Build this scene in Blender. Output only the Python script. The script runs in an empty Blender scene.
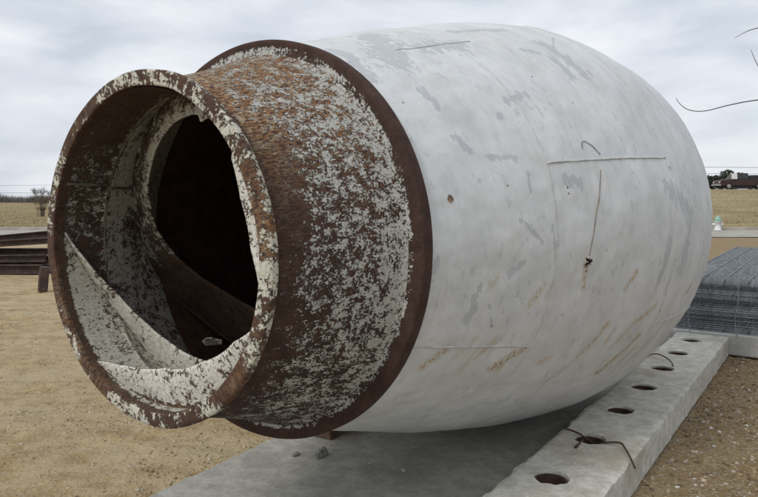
import bpy, bmesh, math, random
import numpy as np
from mathutils import Vector, Matrix, noise as mnoise
random.seed(7); rng = np.random.default_rng(7)
R = math.radians
scene = bpy.context.scene
C = scene.collection

# ------------------------------------------------------------------ camera
cd = bpy.data.cameras.new('camera'); cam = bpy.data.objects.new('camera', cd); C.objects.link(cam)
FPX, PW, PH, HORIZON, CAMH = 690.0, 758.0, 497.0, 194.0, 1.5
PITCH = math.atan((PH/2-HORIZON)/FPX)
cd.sensor_fit = 'HORIZONTAL'; cd.sensor_width = 36.0; cd.lens = 36.0*FPX/PW
cd.clip_start = 0.05; cd.clip_end = 9000
cam.location = (0, 0, CAMH); cam.rotation_euler = (math.pi/2-PITCH, 0, 0)
scene.camera = cam

# ------------------------------------------------------------------ sky, sun, exposure
SUN_EL, SUN_AZ = 42.0, 225.0           # azimuth clockwise from +Y: behind the camera, to the left
world = bpy.data.worlds.new('World'); scene.world = world; world.use_nodes = True
wn, wl = world.node_tree.nodes, world.node_tree.links
wn.clear()
wo = wn.new('ShaderNodeOutputWorld'); bg = wn.new('ShaderNodeBackground'); bg.inputs['Strength'].default_value = 0.1
sky = wn.new('ShaderNodeTexSky'); sky.sky_type = 'NISHITA'; sky.sun_disc = False
sky.sun_elevation = R(SUN_EL); sky.sun_rotation = R(SUN_AZ); sky.dust_density = 2.0
tc = wn.new('ShaderNodeTexCoord'); mp = wn.new('ShaderNodeMapping'); mp.inputs['Scale'].default_value = (2.2, 2.2, 6.5); mp.inputs['Location'].default_value = (7.7, 4.2, 2.0)
n1 = wn.new('ShaderNodeTexNoise'); n1.inputs['Scale'].default_value = 2.3; n1.inputs['Detail'].default_value = 7; n1.inputs['Roughness'].default_value = .5
n1.inputs['Distortion'].default_value = .35
cr = wn.new('ShaderNodeValToRGB')
cr.color_ramp.elements[0].position = .33; cr.color_ramp.elements[0].color = (5.9, 6.4, 7.15, 1)
cr.color_ramp.elements[1].position = .68; cr.color_ramp.elements[1].color = (8.9, 9.15, 9.55, 1)
mx = wn.new('ShaderNodeMix'); mx.data_type = 'RGBA'; mx.inputs['Factor'].default_value = .93
wl.new(tc.outputs['Generated'], mp.inputs['Vector']); wl.new(mp.outputs['Vector'], n1.inputs['Vector'])
wl.new(n1.outputs['Fac'], cr.inputs['Fac']); wl.new(sky.outputs['Color'], mx.inputs['A']); wl.new(cr.outputs['Color'], mx.inputs['B'])
wl.new(mx.outputs['Result'], bg.inputs['Color']); wl.new(bg.outputs['Background'], wo.inputs['Surface'])

sd = bpy.data.lights.new('sun', 'SUN'); sd.energy = 1.5; sd.angle = R(14); sd.color = (1.0, .98, .95)
sun = bpy.data.objects.new('sun', sd); C.objects.link(sun)
az, el = R(SUN_AZ), R(SUN_EL)
to_sun = Vector((math.sin(az)*math.cos(el), math.cos(az)*math.cos(el), math.sin(el)))
sun.rotation_euler = to_sun.to_track_quat('Z', 'Y').to_euler(); sun.location = (0, 0, 20)
vs = scene.view_settings
scene.display_settings.display_device = 'sRGB'; vs.view_transform = 'Standard'; vs.look = 'None'; vs.exposure = 0.08; vs.gamma = 1.0; vs.use_curve_mapping = False

# ------------------------------------------------------------------ helpers
def tag(o, label=None, cat=None, group=None, kind=None):
    if label: o['label'] = label
    if cat: o['category'] = cat
    if group: o['group'] = group
    if kind: o['kind'] = kind
    return o
def empty(name, loc=(0, 0, 0), rz=0):
    o = bpy.data.objects.new(name, None); C.objects.link(o); o.location = loc; o.rotation_euler = (0, 0, rz); o.empty_display_size = .1
    return o
def link(name, me, mats, parent=None, smooth=False):
    if not isinstance(mats, (list, tuple)): mats = [mats]
    for m in mats:
        if m: me.materials.append(m)
    o = bpy.data.objects.new(name, me); C.objects.link(o); o.parent = parent
    if smooth: me.polygons.foreach_set('use_smooth', np.ones(len(me.polygons), bool))
    return o
def mesh_np(name, V, F):
    """V (n,3) array, F (m,k) array or list of lists"""
    me = bpy.data.meshes.new(name)
    if isinstance(F, np.ndarray):
        m, k = F.shape
        me.vertices.add(len(V)); me.vertices.foreach_set('co', np.asarray(V, np.float32).ravel())
        me.loops.add(m*k); me.loops.foreach_set('vertex_index', F.astype(np.int32).ravel())
        me.polygons.add(m); me.polygons.foreach_set('loop_start', np.arange(0, m*k, k, dtype=np.int32))
        me.update(calc_edges=True); me.validate()
    else:
        me.from_pydata([tuple(v) for v in V], [], F); me.update()
    return me
def bm_mesh(name, bm):
    me = bpy.data.meshes.new(name); bmesh.ops.recalc_face_normals(bm, faces=bm.faces[:]); bm.to_mesh(me); bm.free(); return me
def box(bm, x0, x1, y0, y1, z0, z1, bev=0, M=None):
    r = bmesh.ops.create_cube(bm, size=1)
    vs_ = r['verts']
    for v in vs_:
        v.co = Vector(((x0+x1)/2+v.co.x*(x1-x0), (y0+y1)/2+v.co.y*(y1-y0), (z0+z1)/2+v.co.z*(z1-z0)))
    if bev:
        es = list({e for v in vs_ for e in v.link_edges})
        r2 = bmesh.ops.bevel(bm, geom=es, offset=bev, segments=2, affect='EDGES', profile=.5)
        vs_ = list({v for f in r2['faces'] for v in f.verts} | {v for v in vs_ if v.is_valid})
    if M is not None:
        for v in vs_: v.co = M @ v.co
    return vs_
def tube(bm, pts, rad, n=6, cap=True):
    pts = [Vector(p) for p in pts]; rad = rad if isinstance(rad, (list, tuple)) else [rad]*len(pts)
    rings = []; up = Vector((0, 0, 1))
    for i, p in enumerate(pts):
        d = (pts[min(i+1, len(pts)-1)]-pts[max(i-1, 0)]).normalized()
        a = d.cross(up if abs(d.z) < .95 else Vector((1, 0, 0))).normalized(); b = a.cross(d)
        rings.append([bm.verts.new(p+rad[i]*(math.cos(2*math.pi*k/n)*a+math.sin(2*math.pi*k/n)*b)) for k in range(n)])
    for r0, r1 in zip(rings, rings[1:]):
        for k in range(n): bm.faces.new((r0[k], r0[(k+1) % n], r1[(k+1) % n], r1[k]))
    if cap: bm.faces.new(rings[0]); bm.faces.new(rings[-1][::-1])
def smooth_path(pts, sub=5):
    P = [Vector(p) for p in pts]; out = []
    for i in range(len(P)-1):
        p0, p1, p2, p3 = P[max(i-1, 0)], P[i], P[i+1], P[min(i+2, len(P)-1)]
        for k in range(sub):
            t = k/sub
            out.append(.5*((2*p1)+(p2-p0)*t+(2*p0-5*p1+4*p2-p3)*t*t+(3*p1-p0-3*p2+p3)*t**3))
    out.append(P[-1]); return out
def sst(a, b, x):
    t = np.clip((x-a)/(b-a), 0, 1); return t*t*(3-2*t)
# tiled value noise in numpy
_lat = rng.random((256, 256))
def vnoise(x, y):
    xi = np.floor(x).astype(int); yi = np.floor(y).astype(int); fx = x-xi; fy = y-yi
    fx = fx*fx*(3-2*fx); fy = fy*fy*(3-2*fy)
    g = lambda i, j: _lat[i % 256, j % 256]
    return (g(xi, yi)*(1-fx)+g(xi+1, yi)*fx)*(1-fy)+(g(xi, yi+1)*(1-fx)+g(xi+1, yi+1)*fx)*fy
def fbm(x, y, o=5, rough=.55):
    s = 0; a = 1; t = 0
    for k in range(o):
        s = s+a*vnoise(x*2**k+17.3*k, y*2**k+5.1*k); t += a; a *= rough
    return s/t

# ------------------------------------------------------------------ materials
class Mat:
    def __init__(s, name, rough=.8, metal=0.0, spec=.5):
        s.m = bpy.data.materials.new(name); s.m.use_nodes = True; s.n = s.m.node_tree.nodes; s.l = s.m.node_tree.links
        s.b = s.n['Principled BSDF']; s.b.inputs['Roughness'].default_value = rough; s.b.inputs['Metallic'].default_value = metal
        s.b.inputs['Specular IOR Level'].default_value = spec
        s._tc = None
    def tc(s, which='Object'):
        if not s._tc: s._tc = s.n.new('ShaderNodeTexCoord')
        return s._tc.outputs[which]
    def uv(s, name, scale=(1, 1, 1)):
        u = s.n.new('ShaderNodeUVMap'); u.uv_map = name; return s.map(u.outputs[0], scale)
    def map(s, v, scale=(1, 1, 1), rot=(0, 0, 0)):
        m = s.n.new('ShaderNodeMapping'); m.inputs['Scale'].default_value = scale; m.inputs['Rotation'].default_value = rot; s.l.new(v, m.inputs['Vector']); return m.outputs[0]
    def noise(s, vec, scale, detail=5, rough=.55, dist=0):
        n = s.n.new('ShaderNodeTexNoise'); n.inputs['Scale'].default_value = scale; n.inputs['Detail'].default_value = detail
        n.inputs['Roughness'].default_value = rough; n.inputs['Distortion'].default_value = dist; s.l.new(vec, n.inputs['Vector']); return n.outputs['Fac']
    def voro(s, vec, scale, feat='F1', out='Distance'):
        n = s.n.new('ShaderNodeTexVoronoi'); n.feature = feat; n.inputs['Scale'].default_value = scale; s.l.new(vec, n.inputs['Vector']); return n.outputs[out]
    def attr(s, name, out='Fac'):
        a = s.n.new('ShaderNodeAttribute'); a.attribute_name = name; return a.outputs[out]
    def sep(s, col):
        a = s.n.new('ShaderNodeSeparateColor'); s.l.new(col, a.inputs[0]); return a.outputs
    def math(s, op, a, b=0.0, c=None, clamp=False):
        n = s.n.new('ShaderNodeMath'); n.operation = op; n.use_clamp = clamp
        for i, v in enumerate((a, b, c)):
            if v is None: continue
            if isinstance(v, (int, float)): n.inputs[i].default_value = v
            else: s.l.new(v, n.inputs[i])
        return n.outputs[0]
    def step(s, f, a, b):      # smooth 0..1 between a and b
        n = s.n.new('ShaderNodeMapRange'); n.interpolation_type = 'SMOOTHSTEP'; n.inputs['From Min'].default_value = a; n.inputs['From Max'].default_value = b
        s.l.new(f, n.inputs['Value']); return n.outputs['Result']
    def mix(s, f, a, b):
        n = s.n.new('ShaderNodeMix'); n.data_type = 'RGBA'
        for nm, v in (('Factor', f), ('A', a), ('B', b)):
            i = n.inputs[nm] if nm == 'Factor' else [q for q in n.inputs if q.name == nm and q.type == 'RGBA'][0]
            if isinstance(v, (int, float)): i.default_value = v
            elif isinstance(v, tuple): i.default_value = (*v, 1)
            else: s.l.new(v, i)
        return [q for q in n.outputs if q.type == 'RGBA'][0]
    def bump(s, h, strength=.4, dist=.01, prev=None):
        n = s.n.new('ShaderNodeBump'); n.inputs['Strength'].default_value = strength; n.inputs['Distance'].default_value = dist
        s.l.new(h, n.inputs['Height'])
        if prev: s.l.new(prev, n.inputs['Normal'])
        return n.outputs[0]
    def out(s, col=None, normal=None, rough=None):
        if col is not None:
            if isinstance(col, tuple): s.b.inputs['Base Color'].default_value = (*col, 1)
            else: s.l.new(col, s.b.inputs['Base Color'])
        if normal is not None: s.l.new(normal, s.b.inputs['Normal'])
        if rough is not None: s.l.new(rough, s.b.inputs['Roughness'])
        return s.m

def simple(name, c1, c2, scale=8, rough=.8, bump=.2, bd=.004, metal=0, detail=5):
    m = Mat(name, rough, metal); v = m.tc('Object'); n = m.noise(v, scale, detail)
    f = m.noise(v, scale*9, 4)
    col = m.mix(m.step(n, .35, .65), c1, c2)
    return m.out(col, m.bump(f, bump, bd))

def mat_shell():
    m = Mat('weathered white drum paint', .6); uv = m.uv('drum')
    A = m.sep(m.attr('mask', 'Color'))
    streak = m.noise(m.uv('drum', (3.2, 1.3, 1)), 1.6, 7, .68)        # runs down round the drum
    blot = m.noise(uv, 3.1, 5, .6)
    fine = m.noise(uv, 46, 5, .65)
    base = m.mix(m.step(streak, .36, .66), (.63, .645, .65), (.55, .565, .57))
    base = m.mix(m.math('MULTIPLY', m.step(blot, .5, .72), .45), base, (.46, .46, .42))
    # bare blue-grey primer where the white has worn off
    pr = m.math('ADD', m.math('MULTIPLY', A[0], 1.12), m.math('MULTIPLY', m.math('SUBTRACT', m.noise(m.map(uv, (1, .40, 1), (0, 0, .5)), 34, 5, .66), .5), 2.0))
    base = m.mix(m.math('MULTIPLY', m.step(pr, .50, .55), .82), base, (.415, .432, .452))
    sp = m.math('MULTIPLY', m.math('MULTIPLY', m.step(m.noise(m.map(uv, (1, .4, 1), (0, 0, .55)), 30, 5, .62), .585, .61), m.step(m.noise(uv, 2.3, 3), .42, .6)), .6)
    base = m.mix(sp, base, (.40, .415, .435))
    # ochre scrapes
    oc = m.math('MULTIPLY', A[1], m.step(m.noise(m.map(uv, (46, 20, 1), (0, 0, .7)), 1.6, 5, .72), .40, .52))
    base = m.mix(m.math('MULTIPLY', oc, .75, clamp=True), base, (.42, .31, .14))
    rs = m.math('MULTIPLY', m.step(oc, .45, .95), m.step(fine, .42, .6))
    base = m.mix(m.math('MULTIPLY', rs, .7), base, (.22, .115, .05))
    # rust spots
    rr = m.math('ADD', A[2], m.math('MULTIPLY', m.math('SUBTRACT', fine, .5), .9))
    base = m.mix(m.step(rr, .42, .7), base, m.mix(m.step(fine, .4, .6), (.26, .125, .045), (.07, .035, .022)))
    # pin-head chips
    chip = m.step(m.noise(m.map(uv, (1, .5, 1)), 75, 4, .6), .69, .72)
    base = m.mix(m.math('MULTIPLY', chip, .55), base, (.25, .25, .25))
    dirt = m.step(m.noise(m.uv('drum', (22, 2.2, 1)), 1.0, 5, .7), .52, .75)
    base = m.mix(m.math('MULTIPLY', dirt, .20), base, (.33, .33, .29))
    mott = m.step(m.noise(m.map(uv, (1, .5, 1), (0, 0, .4)), 14, 9, .78), .47, .66)
    base = m.mix(m.math('MULTIPLY', mott, .26), base, (.40, .41, .405))
    scr = m.math('MULTIPLY', m.step(m.noise(m.map(uv, (120, 5, 1), (0, 0, .32)), 1.0, 4, .6), .64, .70), m.step(m.noise(uv, 4, 4), .48, .62))
    base = m.mix(m.math('MULTIPLY', scr, .38), base, (.33, .335, .34))
    sc2 = m.math('MULTIPLY', m.step(m.noise(m.map(uv, (90, 7, 1), (0, 0, -.25)), 1.0, 4, .6), .63, .68), m.step(m.noise(uv, 3.3, 4), .5, .64))
    base = m.mix(m.math('MULTIPLY', sc2, .40), base, (.66, .67, .67))
    b = m.bump(m.noise(uv, 5, 3), .16, .02)
    b = m.bump(fine, .18, .003, b)
    return m.out(base, b, m.math('ADD', m.math('MULTIPLY', blot, .3), .42))

def rusty_paint(name, uvname, paint=(.50, .50, .465), sc=30.0, contrast=.05, wbig=.42, spec=.3, b1=(.036, .020, .016), b2=(.064, .034, .026), b3=(.105, .048, .028)):
    """brown scale with chips of old paint left on it; attribute 'mask' R = how much paint is left, G = orange rust, B = soft dirt"""
    m = Mat(name, .82, 0, spec); uv = m.uv(uvname)
    A = m.sep(m.attr('mask', 'Color'))
    n_big = m.noise(uv, sc*.16, 4, .62); n = m.math('ADD', m.math('MULTIPLY', m.noise(uv, sc, 5, .68), .6), m.math('MULTIPLY', m.noise(uv, sc*.42, 3, .6), .4)); fine = m.noise(uv, sc*4, 4, .65)
    brown = m.mix(m.step(m.noise(uv, 9, 6, .65), .35, .68), b1, b2)
    brown = m.mix(m.math('MULTIPLY', m.step(m.noise(uv, 26, 6, .7), .52, .66), .7), brown, b3)
    brown = m.mix(m.math('MULTIPLY', m.step(fine, .45, .7), .4), brown, (.034, .020, .017))
    org = m.math('MULTIPLY', A[1], m.step(m.noise(m.map(uv, (.45, 1, 1)), sc*.9, 5, .66), .42, .56))
    brown = m.mix(m.math('MULTIPLY', org, .95, clamp=True), brown, m.mix(m.step(n_big, .42, .60), (.29, .15, .065), (.46, .35, .22)))
    k = m.math('ADD', m.math('MULTIPLY', n, 1.1-wbig), m.math('MULTIPLY', n_big, wbig))        # about .55 mean
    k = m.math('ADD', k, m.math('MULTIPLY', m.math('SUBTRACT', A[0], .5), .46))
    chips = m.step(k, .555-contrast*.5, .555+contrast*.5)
    pc = m.mix(m.step(m.noise(uv, sc*.7, 4), .40, .68), paint, tuple(c*q for c, q in zip(paint, (.72, .69, .62))))
    pc = m.mix(m.math('MULTIPLY', m.step(m.noise(uv, sc*1.7, 4), .55, .72), m.math('MULTIPLY', A[1], .8)), pc, (.42, .27, .13))
    col = m.mix(chips, brown, pc)
    col = m.mix(m.math('MULTIPLY', A[2], m.step(n_big, .25, .75)), col, (.075, .05, .036))
    b = m.bump(chips, .8, .004); b = m.bump(fine, .45, .003, b); b = m.bump(m.noise(uv, 22, 5, .6), .35, .012, b)
    return m.out(col, b, m.math('SUBTRACT', .9, m.math('MULTIPLY', chips, .3)))

def mat_concrete(name, c1=(.37, .37, .35), c2=(.46, .455, .43), stain=(.25, .24, .215), stain_amt=.5):
    m = Mat(name, .9, 0, .25); v = m.tc('Object')
    big = m.noise(v, 2.2, 6, .6); mid = m.noise(v, 14, 6, .65); fine = m.noise(v, 120, 4, .7)
    col = m.mix(m.step(mid, .32, .68), c1, c2)
    col = m.mix(m.math('MULTIPLY', m.step(big, .46, .70), stain_amt), col, stain)
    col = m.mix(m.math('MULTIPLY', m.step(fine, .55, .75), .5), col, tuple(c*.72 for c in c1))
    col = m.mix(m.math('MULTIPLY', m.step(m.noise(v, 60, 3), .62, .70), .6), col, tuple(min(1, c*1.25) for c in c2))
    col = m.mix(m.math('MULTIPLY', m.step(m.noise(m.map(v, (9, 9, .8)), 1.6, 6, .7), .50, .72), .35), col, tuple(c*.62 for c in c1))
    pits = m.math('MULTIPLY', m.step(m.voro(v, 55), .02, .16), m.math('ADD', m.math('MULTIPLY', m.step(m.voro(v, 21), .05, .14), .8), .2))
    col = m.mix(m.math('MULTIPLY', m.math('SUBTRACT', 1.0, pits), .5), col, tuple(c*.5 for c in c1))
    b = m.bump(fine, .5, .005); b = m.bump(pits, .5, .006, b); b = m.bump(mid, .45, .02, b)
    return m.out(col, b)

def mat_gravel():
    m = Mat('tan limestone gravel', .95, 0, .15); v = m.tc('Object')
    big = m.noise(v, .55, 6, .6); mid = m.noise(v, 5.5, 6, .65); fine = m.noise(v, 55, 5, .75); grit = m.voro(v, 70, 'F1', 'Color')
    col = m.mix(m.step(mid, .34, .66), (.31, .215, .100), (.48, .365, .205))
    lo = m.noise(m.map(v, (.5, 1.6, 1)), 1.1, 6, .68)
    col = m.mix(m.math('MULTIPLY', m.step(lo, .44, .58), .65), col, (.50, .41, .26))
    col = m.mix(m.math('MULTIPLY', m.step(m.noise(m.map(v, (.8, 2.2, 1)), 1.9, 6, .7), .52, .68), .6), col, (.225, .15, .08))
    col = m.mix(m.math('MULTIPLY', m.step(big, .46, .66), .5), col, (.38, .30, .18))
    # browner, stonier ground on the side of the plank
    sx = m.n.new('ShaderNodeSeparateXYZ'); m.l.new(v, sx.inputs[0])
    side = m.math('SUBTRACT', sx.outputs[0], m.math('MULTIPLY', sx.outputs[1], .15))
    sidef = m.step(m.math('ADD', side, m.math('MULTIPLY', mid, .6)), .3, 1.6)
    col = m.mix(m.math('MULTIPLY', sidef, .72), col, m.mix(m.step(fine, .35, .65), (.125, .085, .038), (.28, .20, .105)))
    g = m.n.new('ShaderNodeSeparateColor'); m.l.new(grit, g.inputs[0])
    col = m.mix(m.math('MULTIPLY', m.step(g.outputs[0], .72, .95), .55), col, (.46, .39, .29))
    col = m.mix(m.math('MULTIPLY', m.step(fine, .52, .72), .55), col, (.15, .10, .06))
    b = m.bump(fine, .8, .014); b = m.bump(m.voro(v, 45), .5, .012, b); b = m.bump(mid, .7, .05, b)
    return m.out(col, b)

M_shell = mat_shell()
M_throat = rusty_paint('rust brown steel with paint chips', 'drum', (.45, .45, .425), 115, .028, .34, b3=(.082, .040, .027))
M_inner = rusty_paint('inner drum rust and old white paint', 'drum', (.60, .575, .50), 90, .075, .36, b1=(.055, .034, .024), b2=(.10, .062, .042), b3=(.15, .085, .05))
M_flange = rusty_paint('flange rust and cream paint', 'drum', (.56, .54, .46), 80, .04, .44, b1=(.045, .025, .019), b2=(.085, .045, .03), b3=(.16, .08, .04))
M_blade = rusty_paint('blade cream paint with rust specks', 'drum', (.66, .645, .585), 105, .04, .34, b1=(.06, .035, .024), b2=(.11, .065, .042), b3=(.17, .09, .05))
M_ring = rusty_paint('track ring rust brown', 'drum', (.45, .45, .425), 115, .028, .34, b3=(.082, .040, .027))
M_weld = simple('painted weld bead', (.42, .42, .40), (.56, .56, .54), 30, .6)
M_weldrust = simple('rusting weld bead', (.34, .25, .16), (.55, .54, .50), 26, .7)
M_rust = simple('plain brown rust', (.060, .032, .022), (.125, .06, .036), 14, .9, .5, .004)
M_wire = simple('rusted iron wire', (.045, .026, .02), (.10, .052, .032), 40, .9)
M_strand = simple('thin rusty strand', (.13, .085, .05), (.24, .17, .10), 40, .9)
M_plank = mat_concrete('weathered precast concrete', (.42, .405, .355), (.60, .58, .52), (.36, .305, .22), .6)
M_pad = mat_concrete('grey dusty concrete pad', (.30, .29, .255), (.42, .405, .36), (.24, .225, .19), .7)
M_beam = mat_concrete('pale concrete beam', (.44, .435, .41), (.53, .525, .50))
M_gravel = mat_gravel()
M_wood = simple('brown weathered timber', (.085, .05, .032), (.15, .095, .062), 22, .9, .5)
M_galv = simple('dull galvanised wire', (.15, .165, .18), (.30, .32, .34), 35, .55, .2, .002, .2)

# ------------------------------------------------------------------ terrain
def ground_z(x, y):
    rt = sst(2, 13, x); lt = 1-sst(-25, -5, x)
    z = rt*(2.0*sst(29, 72, y)-.012*np.maximum(y-95, 0))
    z = z+lt*(.15*np.sin(y*.09+x*.03)*sst(40, 70, y)-.017*np.maximum(y-116, 0))
    z = z+(1-rt)*(1-lt)*(-.015*np.maximum(y-100, 0))
    return z-.03
def grid_mesh(name, xs, ys, zf):
    X, Yg = np.meshgrid(xs, ys, indexing='ij'); Z = zf(X, Yg); n, k = X.shape
    V = np.stack([X, Yg, Z], -1).reshape(-1, 3); i = np.arange(n*k).reshape(n, k)
    F = np.stack([i[:-1, :-1], i[1:, :-1], i[1:, 1:], i[:-1, 1:]], -1).reshape(-1, 4)
    return mesh_np(name, V, F)
mf = Mat('dry winter grass', .95, 0, .1); v = mf.tc('Object')
a_ = mf.noise(mf.map(v, (.5, .8, 1)), .35, 6, .65); b_ = mf.noise(v, 6, 5, .7); c_ = mf.noise(mf.map(v, (.12, .6, 1)), .5, 5, .6)
col = mf.mix(mf.step(a_, .38, .62), (.245, .19, .098), (.33, .265, .148))
col = mf.mix(mf.math('MULTIPLY', mf.step(c_, .5, .66), .65), col, (.19, .145, .085))
col = mf.mix(mf.math('MULTIPLY', mf.step(b_, .5, .75), .35), col, (.22, .18, .09))
M_field = mf.out(col, mf.bump(b_, .25, .06))
xs = np.concatenate([[-3000, -1200, -500, -250], np.linspace(-140, 140, 113), [250, 500, 1200, 3000]])
ys = np.concatenate([[-400, -100, -20], np.linspace(0, 200, 101), [260, 400, 800, 1600, 3500]])
tag(link('ground', grid_mesh('ground', xs, ys, ground_z), M_field, smooth=True), kind='structure')
def yard_z(x, y):
    f = np.clip(1-np.maximum(np.abs(x)-5, 0)/3, 0, 1)
    return (fbm(x*1.0+40, y*2.1+9, 4)-.5)*.045+(fbm(x*9+3, y*9, 3)-.5)*.020*f-.008
xs = np.concatenate([np.linspace(-70, -6.5, 50), np.linspace(-6.4, 6.4, 321), np.linspace(6.5, 70, 50)])
ys = np.concatenate([np.linspace(-12, 1.9, 15), np.linspace(2, 12, 251), np.linspace(12.2, 24.0, 40)])
tag(link('gravel_yard', grid_mesh('gravel_yard', xs, ys, yard_z), M_gravel, smooth=True), kind='structure')
# pale road across, with a kerb
mr = Mat('pale worn road', .85, 0, .3); v = mr.tc('Object')
M_road = mr.out(mr.mix(mr.step(mr.noise(v, 1.5, 6), .35, .65), (.31, .285, .24), (.39, .365, .315)), mr.bump(mr.noise(v, 90, 4), .3, .01))
road = grid_mesh('road', np.linspace(-160, 160, 81), np.array([23.8, 25.5, 28.4]), lambda x, y: .018+0*x)
tag(link('road', road, M_road), kind='structure')
bm = bmesh.new(); box(bm, -160, 160, 28.4, 28.7, -.06, .13, .02)
tag(link('road_kerb', bm_mesh('road_kerb', bm), M_road), kind='structure')

# ------------------------------------------------------------------ concrete pad under the drum
PY = R(33.7); PU = Vector((math.sin(PY), math.cos(PY), 0)); PR = Vector((math.cos(PY), -math.sin(PY), 0))
H0 = Vector((.805, 3.134, 0))        # first visible core hole of the plank
def pl(u, w, z=0): return H0+PU*u+PR*w+Vector((0, 0, z))
L0 = pl(0, 0); PADL = (Vector((-1.187, 3.252, 0))-H0).dot(PR)
xs = np.linspace(-2.6, 5.6, 165); n = len(xs); V = []; F = []
ws = np.concatenate([[PADL], np.linspace(PADL+.03, .18, 30)])
for i, u in enumerate(xs):
    e = (fbm(np.array(u*2.3), np.array(3.0), 4)-.5)*.09
    for j, w in enumerate(ws):
        ww = w+(float(e) if j < 2 else 0)
        z = .014 if j == 0 else .030+float((fbm(np.array(u*1.1), np.array(w*1.1+9), 3)-.5)*.008)
        V.append(pl(u, ww, z))
k = len(ws)
F = [(i*k+j, (i+1)*k+j, (i+1)*k+j+1, i*k+j+1) for i in range(n-1) for j in range(k-1)]
bm = bmesh.new(); me = mesh_np('concrete_pad', V, F); bm.from_mesh(me)
ext = bmesh.ops.extrude_face_region(bm, geom=bm.faces[:])
for vv in [g for g in ext['geom'] if isinstance(g, bmesh.types.BMVert)]: vv.co.z = -.10
tag(link('concrete_pad', bm_mesh('concrete_pad', bm), M_pad, smooth=False), kind='structure')

# ------------------------------------------------------------------ the mixer drum
DY = R(35.6); ZC = 1.30; SPX = 0.0042      # about one photo pixel, in metres, at the drum's flank
drum = empty('mixer_drum', (-.824, 2.395, .0), -DY)
tag(drum, 'old grey-white concrete mixer drum with rusty open mouth lying on its side', 'mixer drum')
PROF = [(.545, .772), (.60, .792), (.95, .893), (1.3, .996), (1.445, 1.037), (1.94, 1.157), (2.2, 1.205), (2.43, 1.238), (2.70, 1.254), (2.92, 1.255), (3.15, 1.25), (3.35, 1.231), (3.55, 1.198), (3.70, 1.160), (3.844, 1.105), (3.97, 1.02), (4.07, .90), (4.15, .72), (4.20, .5), (4.225, .25), (4.23, .02)]
def catmull(tab, x):
    t = np.array(tab); xs_, ys_ = t[:, 0], t[:, 1]
    i = np.clip(np.searchsorted(xs_, x, side='right')-1, 0, len(xs_)-2)
    h = xs_[i+1]-xs_[i]; u = (x-xs_[i])/h
    sl = np.diff(ys_)/np.diff(xs_); mm = np.concatenate([[sl[0]], (sl[1:]+sl[:-1])/2, [sl[-1]]])
    return (2*u**3-3*u**2+1)*ys_[i]+(u**3-2*u**2+u)*h*mm[i]+(-2*u**3+3*u**2)*ys_[i+1]+(u**3-u**2)*h*mm[i+1]
def shell_r(s): return catmull(PROF, np.asarray(s, float))
def dpt(s, th, r):      # drum-local point, th in degrees: 0 = right flank, 90 = top
    return Vector((r*math.cos(R(th)), s, ZC+r*math.sin(R(th))))
def revolve(name, prof, nth, mats, parent, disp=None, mask=None, midx=None, th0=-170.0, smooth=True, closed=False, holes=None):
    """prof: (n,2) of s,r; makes UV layer 'drum' in metres and colour attribute 'mask'"""
    prof = np.asarray(prof, float); n = len(prof)
    arc = np.concatenate([[0], np.cumsum(np.hypot(np.diff(prof[:, 0]), np.diff(prof[:, 1])))])
    th = th0+np.arange(nth+1)*360.0/nth
    S, T = np.meshgrid(prof[:, 0], th[:-1], indexing='ij'); Rr = np.repeat(prof[:, 1][:, None], nth, 1)
    if disp is not None: Rr = Rr+disp(S, T)
    V = np.stack([Rr*np.cos(np.radians(T)), S, ZC+Rr*np.sin(np.radians(T))], -1).reshape(-1, 3)
    i0 = np.arange(n*nth).reshape(n, nth); i1 = np.roll(i0, -1, 1)
    F = np.stack([i0[:-1], i0[1:], i1[1:], i1[:-1]], -1)
    Srow, Tcol = np.meshgrid(np.arange(n-1), np.arange(nth), indexing='ij')
    U = np.stack([arc[Srow], arc[Srow+1], arc[Srow+1], arc[Srow]], -1)
    ra = np.maximum(prof[:, 1].max(), .1)
    Vv = np.radians(np.stack([th[Tcol], th[Tcol], th[Tcol+1], th[Tcol+1]], -1))*ra
    mi = np.zeros((n-1, nth), int) if midx is None else np.repeat(np.asarray(midx)[:, None], nth, 1)
    F = F.reshape(-1, 4); U = U.reshape(-1, 4); Vv = Vv.reshape(-1, 4); mi = mi.ravel()
    if holes is not None:
        keep = ~holes((S[:-1]+S[1:])/2, T[:-1]+180.0/nth).ravel()
        F, U, Vv, mi = F[keep], U[keep], Vv[keep], mi[keep]
    me = mesh_np(name, V, F)
    uv = me.uv_layers.new(name='drum'); uv.data.foreach_set('uv', np.stack([U, Vv], -1).astype(np.float32).ravel())
    me.polygons.foreach_set('material_index', mi.astype(np.int32))
    if mask is not None:
        ca = me.color_attributes.new('mask', 'FLOAT_COLOR', 'POINT'); mk = mask(S, T, arc)
        ca.data.foreach_set('color', np.concatenate([np.stack([np.broadcast_to(q, S.shape) for q in mk], -1), np.ones(S.shape+(1,))], -1).astype(np.float32).ravel())
    return link(name, me, mats, parent, smooth)

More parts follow.
